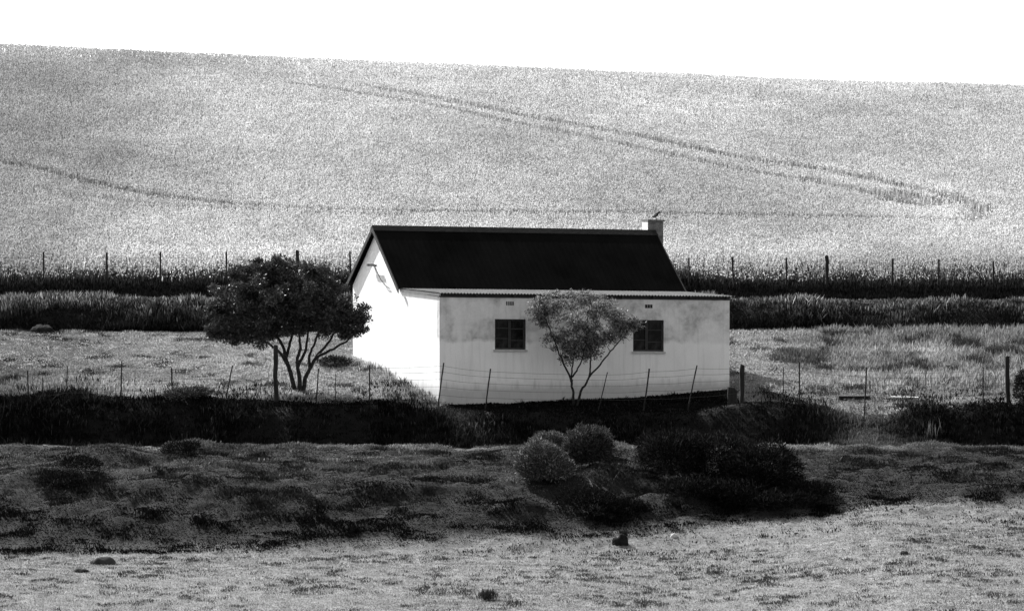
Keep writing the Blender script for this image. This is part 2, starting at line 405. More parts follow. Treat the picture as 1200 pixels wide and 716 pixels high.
# plaster
def plaster(name, lo, hi, front):
    m, nt, b = newmat(name)
    tc = N(nt, 'ShaderNodeTexCoord'); sep = N(nt, 'ShaderNodeSeparateXYZ'); nt.links.new(tc.outputs['Object'], sep.inputs[0])
    mp = N(nt, 'ShaderNodeMapping'); mp.inputs['Scale'].default_value = (1, 1, .55); nt.links.new(tc.outputs['Object'], mp.inputs[0])
    big = N(nt, 'ShaderNodeTexNoise', Scale=1.5, Detail=7.0, Roughness=.62); nt.links.new(mp.outputs[0], big.inputs['Vector'])
    mps = N(nt, 'ShaderNodeMapping'); mps.inputs['Scale'].default_value = (9, 9, .7); nt.links.new(tc.outputs['Object'], mps.inputs[0])
    stk = N(nt, 'ShaderNodeTexNoise', Scale=1.0, Detail=5.0, Roughness=.6); nt.links.new(mps.outputs[0], stk.inputs['Vector'])
    fine = N(nt, 'ShaderNodeTexNoise', Scale=30.0, Detail=5.0, Roughness=.7); nt.links.new(tc.outputs['Object'], fine.inputs['Vector'])
    v = ramp(nt, big.outputs['Fac'], [(.35, lo), (.6, hi)])
    v = mul(nt, v, ramp(nt, stk.outputs['Fac'], [(.28, .86), (.5, 1)]))
    v = mul(nt, v, ramp(nt, fine.outputs['Fac'], [(.3, .93), (.6, 1)]))
    if front:   # old unpainted patch above the repainted lower half
        zz = N(nt, 'ShaderNodeMath', operation='MULTIPLY_ADD'); zz.inputs[1].default_value = .5; zz.inputs[2].default_value = -.22
        nt.links.new(big.outputs['Fac'], zz.inputs[0])
        ad = N(nt, 'ShaderNodeMath', operation='ADD'); nt.links.new(zz.outputs[0], ad.inputs[0])
        sl = N(nt, 'ShaderNodeMath', operation='MULTIPLY_ADD'); sl.inputs[1].default_value = SAG
        nt.links.new(sep.outputs[0], sl.inputs[0]); nt.links.new(sep.outputs[2], sl.inputs[2])
        nt.links.new(sl.outputs[0], ad.inputs[1])
        mr = N(nt, 'ShaderNodeMapRange'); mr.inputs[1].default_value = 1.50; mr.inputs[2].default_value = 1.60
        nt.links.new(ad.outputs[0], mr.inputs[0])
        pt = N(nt, 'ShaderNodeTexNoise', Scale=1.15, Detail=4.0, Roughness=.55); nt.links.new(tc.outputs['Object'], pt.inputs['Vector'])
        pm = ramp(nt, pt.outputs['Fac'], [(.42, 1), (.56, .35)])
        msk = mul(nt, mr.outputs[0], pm)
        blk = N(nt, 'ShaderNodeTexNoise', Scale=5.0, Detail=6.0, Roughness=.7); nt.links.new(tc.outputs['Object'], blk.inputs['Vector'])
        dk = ramp(nt, mul(nt, msk, ramp(nt, blk.outputs['Fac'], [(.35, 1), (.62, .45)])), [(0, 1), (1, .42)])
        v = mul(nt, v, dk)
    # earth splashed on the foot of the wall
    ns = N(nt, 'ShaderNodeMath', operation='MULTIPLY_ADD'); ns.inputs[1].default_value = -.5; nt.links.new(stk.outputs['Fac'], ns.inputs[0]); nt.links.new(sep.outputs[2], ns.inputs[2])
    lo_ = ramp(nt, ns.outputs[0], [(0.0, .62), (.22, 1)])
    v = mul(nt, v, lo_)
    cc = N(nt, 'ShaderNodeCombineColor')
    for i in range(3): nt.links.new(v, cc.inputs[i])
    nt.links.new(cc.outputs[0], b.inputs['Base Color']); b.inputs['Roughness'].default_value = .9; b.inputs['Specular IOR Level'].default_value = .2
    bp = N(nt, 'ShaderNodeBump', Strength=.35, Distance=.015); nt.links.new(fine.outputs['Fac'], bp.inputs['Height']); nt.links.new(bp.outputs[0], b.inputs['Normal'])
    return m
m_front = plaster('stained_plaster', .78, .85, True)
m_side = plaster('white_plaster', .70, .80, False)
m_roof = simple('dark_roof_paint', .004, .008, 1.2, .95, .1, .0, (1, .25, 1))
m_iron = simple('pale_roof_iron', .06, .14, 5, .9, 0, .0)
m_timber = simple('dark_timber', .015, .04, 12, .8, .2, .2, (1, 1, 6))
m_oldwood = simple('old_fence_wood', .010, .032, 14, .9, .3, .2, (1, 1, .2))
m_barge = simple('weathered_barge_board', .006, .018, 8, .8, .2, .2)
m_frame = simple('dark_window_frame', .03, .055, 15, .8, .1, .1)
m_sill = simple('pale_sill', .35, .5, 9, .8)
m_glass, nt, b = newmat('dark_glass')
gn = N(nt, 'ShaderNodeTexNoise', Scale=2.6, Detail=2.0); nt.links.new(ramp(nt, gn.outputs['Fac'], [(.45, .001), (.75, .022)]), b.inputs['Base Color']); b.inputs['Roughness'].default_value = .2; b.inputs['Specular IOR Level'].default_value = .12  # pale mottling in the base colour imitates reflections
m_brick = simple('grey_brick', .05, .20, 11, .9, .4)
m_wire = simple('rusty_wire', .04, .08, 20, .6)
m_stone = simple('field_stone', .015, .05, 5, .95, .6, .1)
m_clod = simple('dark_earth', .008, .022, 9, .95, .8, .05)

WIN = [(1.46, 2.275, 1.31, 2.075), (5.165, 5.995, 1.285, 2.085)]
ZT, BOT = 2.62, -.8
# front wall: plaster face with window openings and reveals
bm = bmesh.new()
us = sorted({0., LEN} | {w[0] for w in WIN} | {w[1] for w in WIN})
for i in range(len(us) - 1):
    a, c = us[i], us[i + 1]
    holes = [w for w in WIN if w[0] <= a + 1e-6 and w[1] >= c - 1e-6]
    rows = [(BOT, ZT)] if not holes else [(BOT, holes[0][2]), (holes[0][3], ZT)]
    for z0, z1 in rows: box(bm, (a, 0, z0), (c, .20, z1), S)
bmesh.ops.remove_doubles(bm, verts=bm.verts, dist=1e-4)
bmesh.ops.delete(bm, geom=[f for f in bm.faces if abs(f.normal.x) > .9 and .2 < f.calc_center_median().x < LEN - .2 and not any(w[2] - .3 < f.calc_center_median().z < w[3] and f.calc_area() < .3 for w in WIN)], context='FACES_ONLY')
fw = obj('wall', bm, m_front, house); tag(fw, 'grey stained front wall with two windows')
# side, back and gable walls
def gable(u0, u1):
    bm = bmesh.new()
    prof = [(.2, BOT), (DEP, BOT), (DEP, 2.66), (RV, 4.15), (LEAN, 2.66), (.2, ZT)]
    A = [bm.verts.new(S(u0, v, z)) for v, z in prof]; B = [bm.verts.new(S(u1, v, z)) for v, z in prof]
    bm.faces.new(A); bm.faces.new(B[::-1])
    for k in range(len(prof)): bm.faces.new((A[k], A[(k + 1) % len(prof)], B[(k + 1) % len(prof)], B[k]))
    return bm
gw = obj('wall', gable(0, .2), m_side, house); tag(gw, 'bright white gable wall in full sun')
obj('wall', gable(LEN - .2, LEN), m_side, house)
bm = bmesh.new(); box(bm, (.2, DEP - .2, BOT), (LEN - .2, DEP - .003, 2.60), S); obj('wall', bm, m_side, house)
# pitched roof: two sheets with standing seams, ridge cap, verge boards
RZ = 4.255
bm = bmesh.new()
def slope(v0, z0, v1, z1, u0, u1, th=.035):
    for k in range(1):
        vs = [S(u0, v0, z0), S(u1, v0, z0), S(u1, v1, z1), S(u0, v1, z1)]
        top = [bm.verts.new(p) for p in vs]; bot = [bm.verts.new(p - Vector((0, 0, th))) for p in vs]
        bm.faces.new(top); bm.faces.new(bot[::-1])
        for i in range(4): bm.faces.new((top[i], bot[i], bot[(i + 1) % 4], top[(i + 1) % 4]))
UL, UR = -.12, 7.82
def corr(v0, z0, v1, z1, u0, u1, pitch, amp, th=.012):
    """corrugated sheet running down from v0 to v1"""
    n = int((u1 - u0) / pitch * 6)
    T0, T1 = [], []
    for i in range(n + 1):
        u = u0 + (u1 - u0) * i / n; h = amp * math.sin(2 * math.pi * u / pitch)
        T0.append((u, h)); 
    rows = []
    for v, z, o in ((v0, z0, 0), (v1, z1, 0), (v1, z1, -th), (v0, z0, -th)):
        rows.append([bm.verts.new(S(u, v, z + h + o)) for u, h in T0])
    for a in range(4):
        A, B = rows[a], rows[(a + 1) % 4]
        for i in range(n): bm.faces.new((A[i], A[i + 1], B[i + 1], B[i]))
corr(RV - .01, RZ - .005, LEAN - .06, 2.735, UL, UR, .15, .0018)
corr(RV + .01, RZ - .005, DEP + .14, 2.73, UL, UR, .15, .0018)
roof = obj('roof', bm, m_roof, house); tag(roof, 'dark pitched main roof')
bm = bmesh.new()
for s in (-1, 1):
    A = [S(UL - .01, RV, RZ + .045), S(UR + .01, RV, RZ + .045), S(UR + .01, RV + s * .17, RZ - .085), S(UL - .01, RV + s * .17, RZ - .085)]
    t = [bm.verts.new(p) for p in A]; q = [bm.verts.new(p - Vector((0, 0, .015))) for p in A]
    bm.faces.new(t); bm.faces.new(q)
    for i in range(4): bm.faces.new((t[i], q[i], q[(i + 1) % 4], t[(i + 1) % 4]))
obj('ridge_cap', bm, m_barge, roof)
for u in (UL - .012, UR - .013):
    for v0, z0, v1, z1 in ((LEAN - .10, 2.73, RV, RZ - .0), (DEP + .16, 2.725, RV, RZ - .0)):
        bm = bmesh.new()
        vs = [S(u, v0, z0), S(u, v1, z1), S(u, v1, z1 - .13), S(u, v0, z0 - .13)]
        A = [bm.verts.new(p) for p in vs]; B = [bm.verts.new(p + Vector((.025, 0, 0))) for p in vs]
        bm.faces.new(A); bm.faces.new(B[::-1])
        for i in range(4): bm.faces.new((A[i], B[i], B[(i + 1) % 4], A[(i + 1) % 4]))
        obj('barge_board', bm, m_barge, roof)
# flat lean-to roof of corrugated iron
bm = bmesh.new()
corr(LEAN + .2, 2.715, -.14, 2.718, -.07, LEN + .06, .0838, .013)
lr = obj('lean_to_roof', bm, m_iron, house); tag(lr, 'pale corrugated sheet over the front rooms')
bm = bmesh.new(); box(bm, (.0, -.035, 2.61), (LEN, .05, 2.695), S); obj('wall_plate', bm, m_timber, house)
for u in (.05, .95, 1.95, 2.9, 3.9, 4.85, 5.7, 6.7, 7.7):
    bm = bmesh.new(); box(bm, (u - .03, -.12, 2.63), (u + .03, -.037, 2.70), S); obj('rafter_end', bm, m_timber, lr)
bm = bmesh.new(); box(bm, (-.045, -.1, 2.645), (-.004, LEAN - .02, 2.705), S); obj('edge_board', bm, m_sill, lr)
# chimney
bm = bmesh.new(); box(bm, (7.645, 5.40, -.5), (8.07, 5.86, 4.53), S)
ch = obj('chimney', bm, m_brick, house, bevel=.012)
bm = bmesh.new()
box(bm, (7.618, 5.37, 4.532), (8.10, 5.89, 4.58), S); obj('chimney_cap', bm, m_brick, ch, bevel=.01)
bm = bmesh.new(); box(bm, (7.632, 5.42, 4.0), (7.643, 5.84, 4.53), S); obj('sunlit_face', bm, m_side, ch)  # pale sheet painting the sunlight on the chimney's left face
# stub of a beam and a slack cable on the gable
bm = bmesh.new(); box(bm, (-.16, 5.55, 3.22), (-.002, 5.62, 3.28), S); box(bm, (-.15, 5.0, 3.225), (-.10, 5.75, 3.275), S)
br = obj('cable_bracket', bm, m_barge, house)
bm = bmesh.new()
p, q = S(-.10, 5.15, 3.20), S(-.03, 4.1, 2.68)
tube(bm, [p.lerp(q, t / 8) + Vector((0, 0, -.10 * math.sin(math.pi * t / 8))) for t in range(9)], .011, 5)
obj('cable', bm, m_timber, br)
# windows
for k, (a, c, z0, z1) in enumerate(WIN):
    wroot = bmesh.new()
    t, y0, y1 = .045, .065, .115
    for p0, p1 in (((a, y0, z0), (a + t, y1, z1)), ((c - t, y0, z0), (c, y1, z1)), ((a + t, y0, z1 - t), (c - t, y1, z1)), ((a + t, y0, z0), (c - t, y1, z0 + t))): box(wroot, p0, p1, S)
    w = obj('window', wroot, m_frame, house)
    mid = (a + c) / 2 + (.0 if k == 0 else -.03)
    bm = bmesh.new(); box(bm, (mid - .035, y0 - .012, z0 + t), (mid + .035, y1, z1 - t), S); obj('mullion', bm, m_frame, w)
    for u0, u1, zs in ((a + t, mid - .035, (.36, .7)), (mid + .035, c - t, (.3, .68))):
        for f in zs:
            z = z0 + (z1 - z0) * f
            bm = bmesh.new(); box(bm, (u0, y0 + .012, z - .012), (u1, y1 - .01, z + .012), S); obj('glazing_bar', bm, m_frame, w)
        bm = bmesh.new(); box(bm, (u0, y1 - .035, z0 + t), (u1, y1 - .027, z1 - t), S); obj('pane', bm, m_glass, w)
    bm = bmesh.new(); box(bm, (a - .04, -.045, z0 - .05), (c + .04, .12, z0 - .003), S); obj('sill', bm, m_sill, w, bevel=.006)
    bm = bmesh.new()                                            # air vent over the window
    vu = (1.76, 5.49)[k]; vz = (2.42, 2.40)[k]
    if k == 0:
        for i in range(4): box(bm, (vu + i * .055, -.012, vz), (vu + i * .055 + .028, .01, vz + .10), S)
    else:
        for i in range(3): box(bm, (vu + i * .07, -.012, vz - .01), (vu + i * .07 + .055, .01, vz + .08), S)
    obj('air_vent', bm, m_timber, house)

# bird on the chimney
def bird(loc, rz):
    b0 = empty('bird', loc, 'small dark bird perched on top of the brick chimney', 'bird', rz=rz)
    bm = bmesh.new()
    tube(bm, [(-.13, 0, .055), (-.09, 0, .07), (-.05, 0, .085), (0, 0, .115), (.04, 0, .14), (.065, 0, .165), (.085, 0, .185), (.105, 0, .19), (.12, 0, .185), (.145, 0, .18)],
         [.008, .018, .034, .046, .043, .03, .028, .03, .018, .003], 10)
    for s in (-1, 1):
        tube(bm, [(.0, s * .018, .08), (.005, s * .02, .03), (.01, s * .02, .004), (.035, s * .022, .003)], [.007, .004, .004, .003], 5)
    obj('body', bm, m_timber, b0, smooth=True)
    for s in (-1, 1):
        bm = bmesh.new(); tube(bm, [(.045, s * .036, .14), (.0, s * .046, .12), (-.06, s * .03, .085), (-.12, s * .012, .065)], [.01, .022, .014, .003], 6)
        obj('wing', bm, m_timber, b0, smooth=True)
cp = HO + HU * 7.93 + HV * 5.6
bird((cp.x, cp.y, 4.58 - SAG * 7.93), math.radians(25))

# ------------------------------------------------------------------ trees
m_bark = simple('dark_bark', .010, .03, 18, .9, .5, .15, (1, 1, .3))
def sheen(m, f, r):
    nt = m.node_tree; out = nt.nodes['Material Output']; src = out.inputs[0].links[0].from_socket
    g = N(nt, 'ShaderNodeBsdfAnisotropic', Roughness=r); g.inputs[0].default_value = grey(.8)
    mx = N(nt, 'ShaderNodeMixShader'); mx.inputs[0].default_value = f
    nt.links.new(src, mx.inputs[1]); nt.links.new(g.outputs[0], mx.inputs[2]); nt.links.new(mx.outputs[0], out.inputs[0])
m_leaf = blade_mat('tree_leaf', .22)
m_leaf2 = blade_mat('slim_tree_leaf', .35)
sheen(m_leaf, .035, .4); sheen(m_leaf2, .03, .45)
def make_tree(name, base, lobes, stems, nclump, nleaf, csize, lsize, tone, mat, label, Y0, depth=.8, rad=.05, shell=.45, sub=True):
    t = empty(name, base, label, 'tree')
    O = Vector(base)
    def L(x, y, dY): return at(x, y, Y0 + dY) - O
    bm = bmesh.new(); nodes = []
    for st in stems:
        pts = [L(x, y, dy) for x, y, dy in st]; low = pts[0].z < .22
        if low: pts[0] = Vector((pts[0].x, pts[0].y, -.12))
        sm = []
        for i in range(len(pts) - 1):
            p0, p1, p2, p3 = pts[max(i - 1, 0)], pts[i], pts[i + 1], pts[min(i + 2, len(pts) - 1)]
            for k in range(5):
                s = k / 5
                sm.append(.5 * ((2 * p1) + (p2 - p0) * s + (2 * p0 - 5 * p1 + 4 * p2 - p3) * s * s + (3 * p1 - p0 - 3 * p2 + p3) * s ** 3) + Vector(R.normal(0, .008, 3)))
        sm.append(pts[-1])
        n = len(sm); rr = [rad * (1 if low else .68) * (1 - .78 * i / (n - 1)) for i in range(n)]
        tube(bm, sm, rr, 7)
        nodes += [(sm[i], rr[i]) for i in range(int(n * .35), n)]
    C, W = [], []
    areas = np.array([(l[2] * l[3]) ** .75 for l in lobes], float); areas /= areas.sum()
    for i in range(nclump):
        l = lobes[R.choice(len(lobes), p=areas)]
        d = R.normal(0, 1, 3); d /= np.linalg.norm(d)
        r = R.uniform(0, 1) ** shell * (1.16 if R.uniform() < .3 else 1)
        sc = Y0 / FPX
        c = L(l[0], l[1], l[4] if len(l) > 4 else 0) + Vector((d[0] * l[2] * sc, d[1] * l[2] * sc * depth, d[2] * l[3] * sc)) * r
        C.append(c)
    LV = []
    for c in C:
        k = min(range(len(nodes)), key=lambda j: (nodes[j][0] - c).length + max(0, nodes[j][0].z - c.z) * 1.5)
        p, r = nodes[k]
        midp = p.lerp(c, .5) + Vector((0, 0, .06)) + Vector(R.normal(0, .03, 3))
        tube(bm, [p, p.lerp(midp, .6) + Vector(R.normal(0, .012, 3)), midp, midp.lerp(c, .55) + Vector((0, 0, .02)), c], [r * .55, r * .42, r * .3, .006, .003], 4, False)
        nodes.append((midp, max(r * .35, .006)))
        m = int(nleaf * R.uniform(.5, 1.5)); s = csize * R.uniform(.6, 1.4)
        q = R.normal(0, 1, (m, 3)); q /= np.linalg.norm(q, axis=1)[:, None]
        pos = np.array(c) + q * s * (R.uniform(0, 1, (m, 1)) ** .5) * np.array([1.15, 1.15, .75])
        LV.append(leaves(pos, lsize, tone, .35, .75, outward=q * .8))
        for _ in range(2 if sub else 1):
            e = c + Vector(R.normal(0, s * .7, 3)); tube(bm, [c.lerp(midp, .25), c.lerp(e, .5) + Vector((0, 0, .01)), e], [.006, .005, .003], 4, False)
    obj('trunk', bm, m_bark, t, smooth=True)
    V, F, T = join(LV)
    link('crown', npmesh('crown', V, F, T), mat, t)
    return t
lb = hit(350, 459, 97)
Y1 = lb.y
make_tree('yard_tree', tuple(lb),
    [(300, 350, 46, 33, .2), (340, 335, 45, 32, .3), (385, 356, 36, 33, 0), (262, 360, 22, 26, 0), (422, 374, 17, 18, -.1), (350, 366, 55, 24, -.3), (290, 386, 30, 12, .2), (318, 313, 28, 15, 0), (366, 318, 18, 13, .1), (330, 350, 50, 30, -.5), (268, 384, 20, 12, -.2), (283, 322, 13, 10, .3), (300, 312, 10, 9, .1), (258, 386, 18, 14, -.1), (286, 394, 30, 11, -.3), (318, 390, 24, 10, .2), (400, 388, 24, 9, 0), (345, 386, 40, 13, .3), (378, 384, 30, 12, -.3)],
    [[(347, 459, 0), (341, 440, .03), (336, 424, .06), (331, 406, .1), (322, 388, .2), (303, 355, .3), (287, 326, .35)],
     [(353, 459, .0), (358, 443, .03), (364, 430, .06), (374, 414, .15), (389, 394, .3), (397, 366, .4), (402, 345, .3)],
     [(337, 428, .05), (328, 414, -.15), (311, 400, -.35), (290, 388, -.5), (266, 372, -.4)],
     [(335, 420, .06), (340, 402, .2), (344, 380, .4), (337, 345, .3), (331, 312, .3)],
     [(350, 459, .02), (351, 446, -.12), (348, 424, -.3), (352, 404, -.3), (346, 378, -.45), (330, 345, -.5)],
     [(349, 430, -.28), (357, 412, -.2), (361, 394, -.2), (367, 355, -.1), (364, 322, 0)],
     [(362, 434, .05), (363, 416, .2), (371, 396, .3), (378, 370, .2), (382, 340, .1)],
     [(370, 420, .1), (384, 412, -.1), (402, 402, -.25), (420, 387, -.25), (433, 369, -.2)]],
    380, 170, .15, .08, .042, m_leaf, 'dense dark many-stemmed tree left of the white gable', Y1, .85, .066, .55)
sb = hit(673, 477, 97)
Y2 = sb.y
make_tree('slim_tree', tuple(sb),
    [(643, 362, 22, 18), (630, 356, 9, 9), (676, 352, 30, 12), (706, 366, 24, 20), (680, 384, 30, 26), (657, 398, 18, 20), (690, 405, 16, 16), (672, 412, 18, 15), (727, 386, 14, 11), (742, 378, 8, 7), (714, 396, 10, 9), (734, 382, 9, 8), (634, 372, 10, 10), (720, 372, 12, 12)],
    [[(672, 476, 0), (671.5, 460, 0), (668, 443, 0), (661, 428, -.1), (652, 405, -.15), (640, 375, -.1), (634, 355, 0)],
     [(670, 450, .01), (670, 436, .1), (672, 415, .15), (672, 385, .1), (668, 350, .1)],
     [(670, 442, 0), (677, 432, -.15), (684, 415, -.2), (688, 385, -.1), (692, 350, 0)],
     [(675, 476, .02), (681, 458, .02), (690, 443, 0), (692, 425, .05), (694, 400, .1), (706, 365, .15)],
     [(690, 442, 0), (703, 427, -.05), (718, 409, -.1), (730, 395, -.1), (737, 386, -.1), (743, 375, -.1)]],
    300, 54, .125, .066, .16, m_leaf2, 'slim fork-stemmed young tree in front of the wall between two windows', Y2, .6, .036, .6)

# ------------------------------------------------------------------ shrubs
def shrub(name, lobes, label, tone, nl, Y0, lsize=.10, mat=None, cat='shrub', asp=.22, ground=True):
    base = hit(lobes[0][0], lobes[0][1] + lobes[0][3] * .9, Y0 - 6) if Y0 else None
    p0 = at(lobes[0][0], lobes[0][1], Y0)
    root = Vector((p0.x, Y0, gz(p0.x, Y0)))
    t = empty(name, tuple(root), label, cat)
    LV = []; bm = bmesh.new(); sc = Y0 / FPX
    tot = sum(l[2] * l[3] for l in lobes)
    for l in lobes:
        dY = hit(l[0], min(l[1] + .85 * l[3], 600), 84).y + .35 * l[2] * sc - Y0 if ground else 0
        c = at(l[0], l[1], Y0 + dY) - root
        rx, rz = l[2] * sc, l[3] * sc
        m = int(nl * l[2] * l[3] / tot)
        q = R.normal(0, 1, (m, 3)); q /= np.linalg.norm(q, axis=1)[:, None]
        q[:, 2] = np.abs(q[:, 2]) * np.where(R.uniform(0, 1, m) < .75, 1, -.6)
        lump = .66 + .58 * fbm(q[:, 0] * 3.1 + 9 + l[0], q[:, 2] * 3.1 + q[:, 1] * 2.3 + 5, 91, 3)
        r = lump * (.40 + .60 * R.uniform(0, 1, m) ** .5) * (1 + .10 * (R.uniform(0, 1, m) > .93))
        pos = np.array(c) + q * np.array([rx, rx * .8, rz]) * r[:, None]
        lf = leaves(pos, lsize, tone, .7, .55, outward=q * 1.3, asp=asp)
        LV.append((lf[0], lf[1], lf[2] * np.repeat(.45 + 2.2 * R.uniform(0, 1, m) ** 3, 4)))
        for _ in range(9):
            e = Vector(q[R.integers(m)]); e = Vector((c.x + e.x * rx * .5, c.y + e.y * rx * .4, c.z + e.z * rz * .35))
            f = Vector((R.normal(0, .02), R.normal(0, .02), -.06))
            tube(bm, [f, f.lerp(e, .5) + Vector((0, 0, .02)), e], [.011, .008, .003], 5, False)
    obj('stem', bm, m_bark, t)
    V, F, T = join(LV)
    link('foliage', npmesh('foliage', V, F, T), mat or m_shrub, t)
    return t
m_shrub = blade_mat('shrub_leaf', .2)
shrub('shrub', [(634, 544, 30, 28), (642, 522, 22, 16, .3), (622, 548, 18, 22, -.2), (652, 552, 22, 18, -.4)], 'pale round shrub on the bank, left one of the touching pair', .12, 26000, 93.4, .085)
shrub('shrub', [(689, 526, 30, 27), (699, 518, 18, 18, .1), (680, 530, 20, 24, -.2)], 'grey round shrub at right shoulder of the pale round one', .06, 20000, 94.0, .085)
shrub('shrub', [(786, 540, 40, 34), (838, 542, 52, 34), (890, 550, 50, 32), (768, 526, 22, 20), (812, 524, 24, 18)], 'widest black shrub on the bank top, right of the two round ones', .014, 30000, 93.6, .10)
shrub('shrub', [(862, 580, 50, 18), (914, 588, 44, 14), (946, 576, 36, 12), (812, 574, 40, 15), (885, 566, 30, 18)], 'sprawling black scrub added as the shadow below the widest black shrub', .012, 20000, 91.4, .09)  # black growth filling in the shadow mass on the slope
shrub('shrub', [(391, 426, 20, 9)], 'low flat dark patch of leaves at the rear foot of the white gable', .03, 2600, 104.8, .07)  # leafy shape for a flat dark patch by the rear corner
def thicket(px, py, wpx, dep, h, tone, n, label, lean=.35):
    p = hit(px, py, 98.6); sc = p.y / FPX
    a = R.uniform(0, 2 * math.pi, n); r = R.uniform(0, 1, n) ** .6
    x, y = np.cos(a) * r * wpx * .5 * sc, np.sin(a) * r * dep
    k = .55 + .9 * fbm(x * 3 + px, y * 2, 95, 3)
    keep = R.uniform(0, 1, n) < k * 1.1 - .25
    x, y, k, r = x[keep], y[keep], k[keep], r[keep]
    z = tz(p.x + x, p.y + y) - p.z
    V, F, T = blades(np.c_[x, y, z - .02], 5, h * k * (1 - .6 * r ** 2), .02, lean, .05, np.full(len(x), tone) * (.5 + k * .6), .6)
    return tag(link('grass_thicket', npmesh('grass_thicket', V, F, T), m_shrub, None, tuple(p)), label, 'grass thicket')
thicket(945, 420, 100, 1.1, .26, .10, 700, 'grey thicket of coarse grass in the right yard, nearest the far bank')
thicket(1065, 450, 66, .7, .18, .12, 420, 'grey patch of coarse grass beyond the pale board in the right yard')
shrub('shrub', [(1199, 458, 11, 24)], 'dark shrub by the thick post at right edge of the photo', .03, 2500, 99.2, .08)
shrub('shrub', [(215, 464, 26, 9), (232, 460, 16, 7)], 'small dark hummock of scrub beside left run of yard fence', .06, 3000, 98.5, .08)

shrub('shrub', [(210, 527, 22, 9), (224, 524, 14, 7)], 'low black tussock on the bank lip below the yard tree', .010, 2600, 95.2, .07)
shrub('shrub', [(582, 606, 17, 9)], 'small black tussock on the lower bank straight below the two house windows', .010, 2200, 89.6, .07)
shrub('shrub', [(690, 592, 44, 20), (735, 600, 26, 14)], 'broad low black scrub on the bank below the pale round shrub', .010, 7000, 90.6, .08)
shrub('shrub', [(70, 566, 30, 12), (95, 545, 28, 10, 1.2)], 'low black scrub at the far left of the bank', .009, 4200, 91.4, .08)
# ------------------------------------------------------------------ fences
def fence(name, label, posts, Y0, heights, wires_r):
    """posts: (top x, top y, bottom x, bottom y, radius); real leaning posts along one line"""
    p = at(posts[0][2], posts[0][3], Y0)
    root = Vector((p.x, Y0, gz(p.x, Y0)))
    t = empty(name, tuple(root), label, 'fence')
    tops, bots = [], []
    for (xt, yt, xb, yb, r) in posts:
        b = at(xb, yb, Y0); g = gz(b.x, Y0); top = at(xt, yt, Y0 + R.normal(0, .03))
        bot = Vector((b.x, Y0, g - .25))
        # foot follows the lean of the post down into the ground
        k = (b.z - bot.z) / max(top.z - b.z, .1); bot.x = b.x - (top.x - b.x) * k
        bm = bmesh.new()
        a, c = top - root, bot - root
        n = 7
        tube(bm, [c.lerp(a, i / n) + Vector((R.normal(0, r * .16), R.normal(0, r * .16), 0)) for i in range(n + 1)], [r * R.uniform(.88, 1.1) for _ in range(n + 1)], 7)
        if r > .04:
            tube(bm, [a + Vector((0, 0, -.005)), a + Vector((.006, 0, .02))], [r * .9, r * .6], 7)
        obj('post' if r > .04 else 'dropper', bm, m_oldwood, t)
        tops.append(a); bots.append(Vector((b.x, Y0, g)) - root)
    for h in heights:
        bm = bmesh.new(); pts = []
        for i in range(len(tops)):
            def q(j): return bots[j].lerp(tops[j], h) + Vector((0, -.02, 0))
            if i:
                A, B = q(i - 1), q(i)
                for k in range(1, 5): pts.append(A.lerp(B, k / 5) - Vector((0, 0, .02 * math.sin(math.pi * k / 5))))
            pts.append(q(i))
        tube(bm, pts, wires_r, 4)
        obj('wire', bm, m_wire, t)
    return t
D, T_ = .0165, .06
DR = .027
front = [(-62, 430, -62, 468, D), (-14, 415, -14, 470, T_), (32.6, 434, 33, 467, D), (50, 442, 50, 466, D * .8), (78.6, 430, 78, 466, D * .8), (142.6, 423, 142, 466, D), (201, 431, 202, 470, D * 1.2), (272.5, 428, 264.5, 469, D), (323, 405, 323, 470, T_), (373, 432, 371, 466, D), (393.6, 438, 393, 467, D * .7),
         (433, 428, 433, 471, D * 1.1), (520, 425, 514, 470, D * 1.1), (574.6, 432, 569.5, 473, D), (712, 436, 703, 473, D * .8), (761, 432, 755, 475, D * 1.2), (816.7, 428, 808, 471, D), (869.6, 428, 869.6, 468, T_), (918, 430, 918, 468, D * .7), (937, 424, 937, 471, D * 1.1), (1015.4, 430, 1013.5, 470, D * 1.1),
         (1085, 434, 1085, 469, D * .6), (1152, 430, 1152, 469, D), (1181, 418, 1181, 472, T_), (1235, 430, 1235, 470, D)]
fence('wire_fence', 'leaning wire fence with thin droppers in front of the house and tree', front, 98.5, (.3, .48, .64, .80, .93), .0032)
rear = [(-24, 295, -24, 336, DR), (51, 295, 51, 336, DR), (125, 296, 125.5, 338, DR * 1.2), (188, 295, 188, 338, DR), (265, 295, 265, 338, DR), (348, 294, 348, 338, T_ * .9), (410, 295, 411, 338, DR), (480, 297, 480, 338, DR), (560, 298, 560, 338, DR), (640, 299, 640, 338, T_ * .9), (720, 300, 720, 339, DR),
        (807, 302, 807.5, 339, DR), (858, 301, 860, 340, DR * 1.1), (921.5, 302, 921.5, 341, DR), (969, 300, 969, 342, T_ * .9), (1046, 303, 1046, 343, DR * 1.1), (1100, 304, 1100, 342, DR * 1.1), (1164, 306, 1164, 343, DR), (1235, 306, 1235, 343, DR)]
fence('wire_fence', 'straight far wire fence along the dark foot of the wheat field', rear, 117.0, (.35, .6, .85), .003)

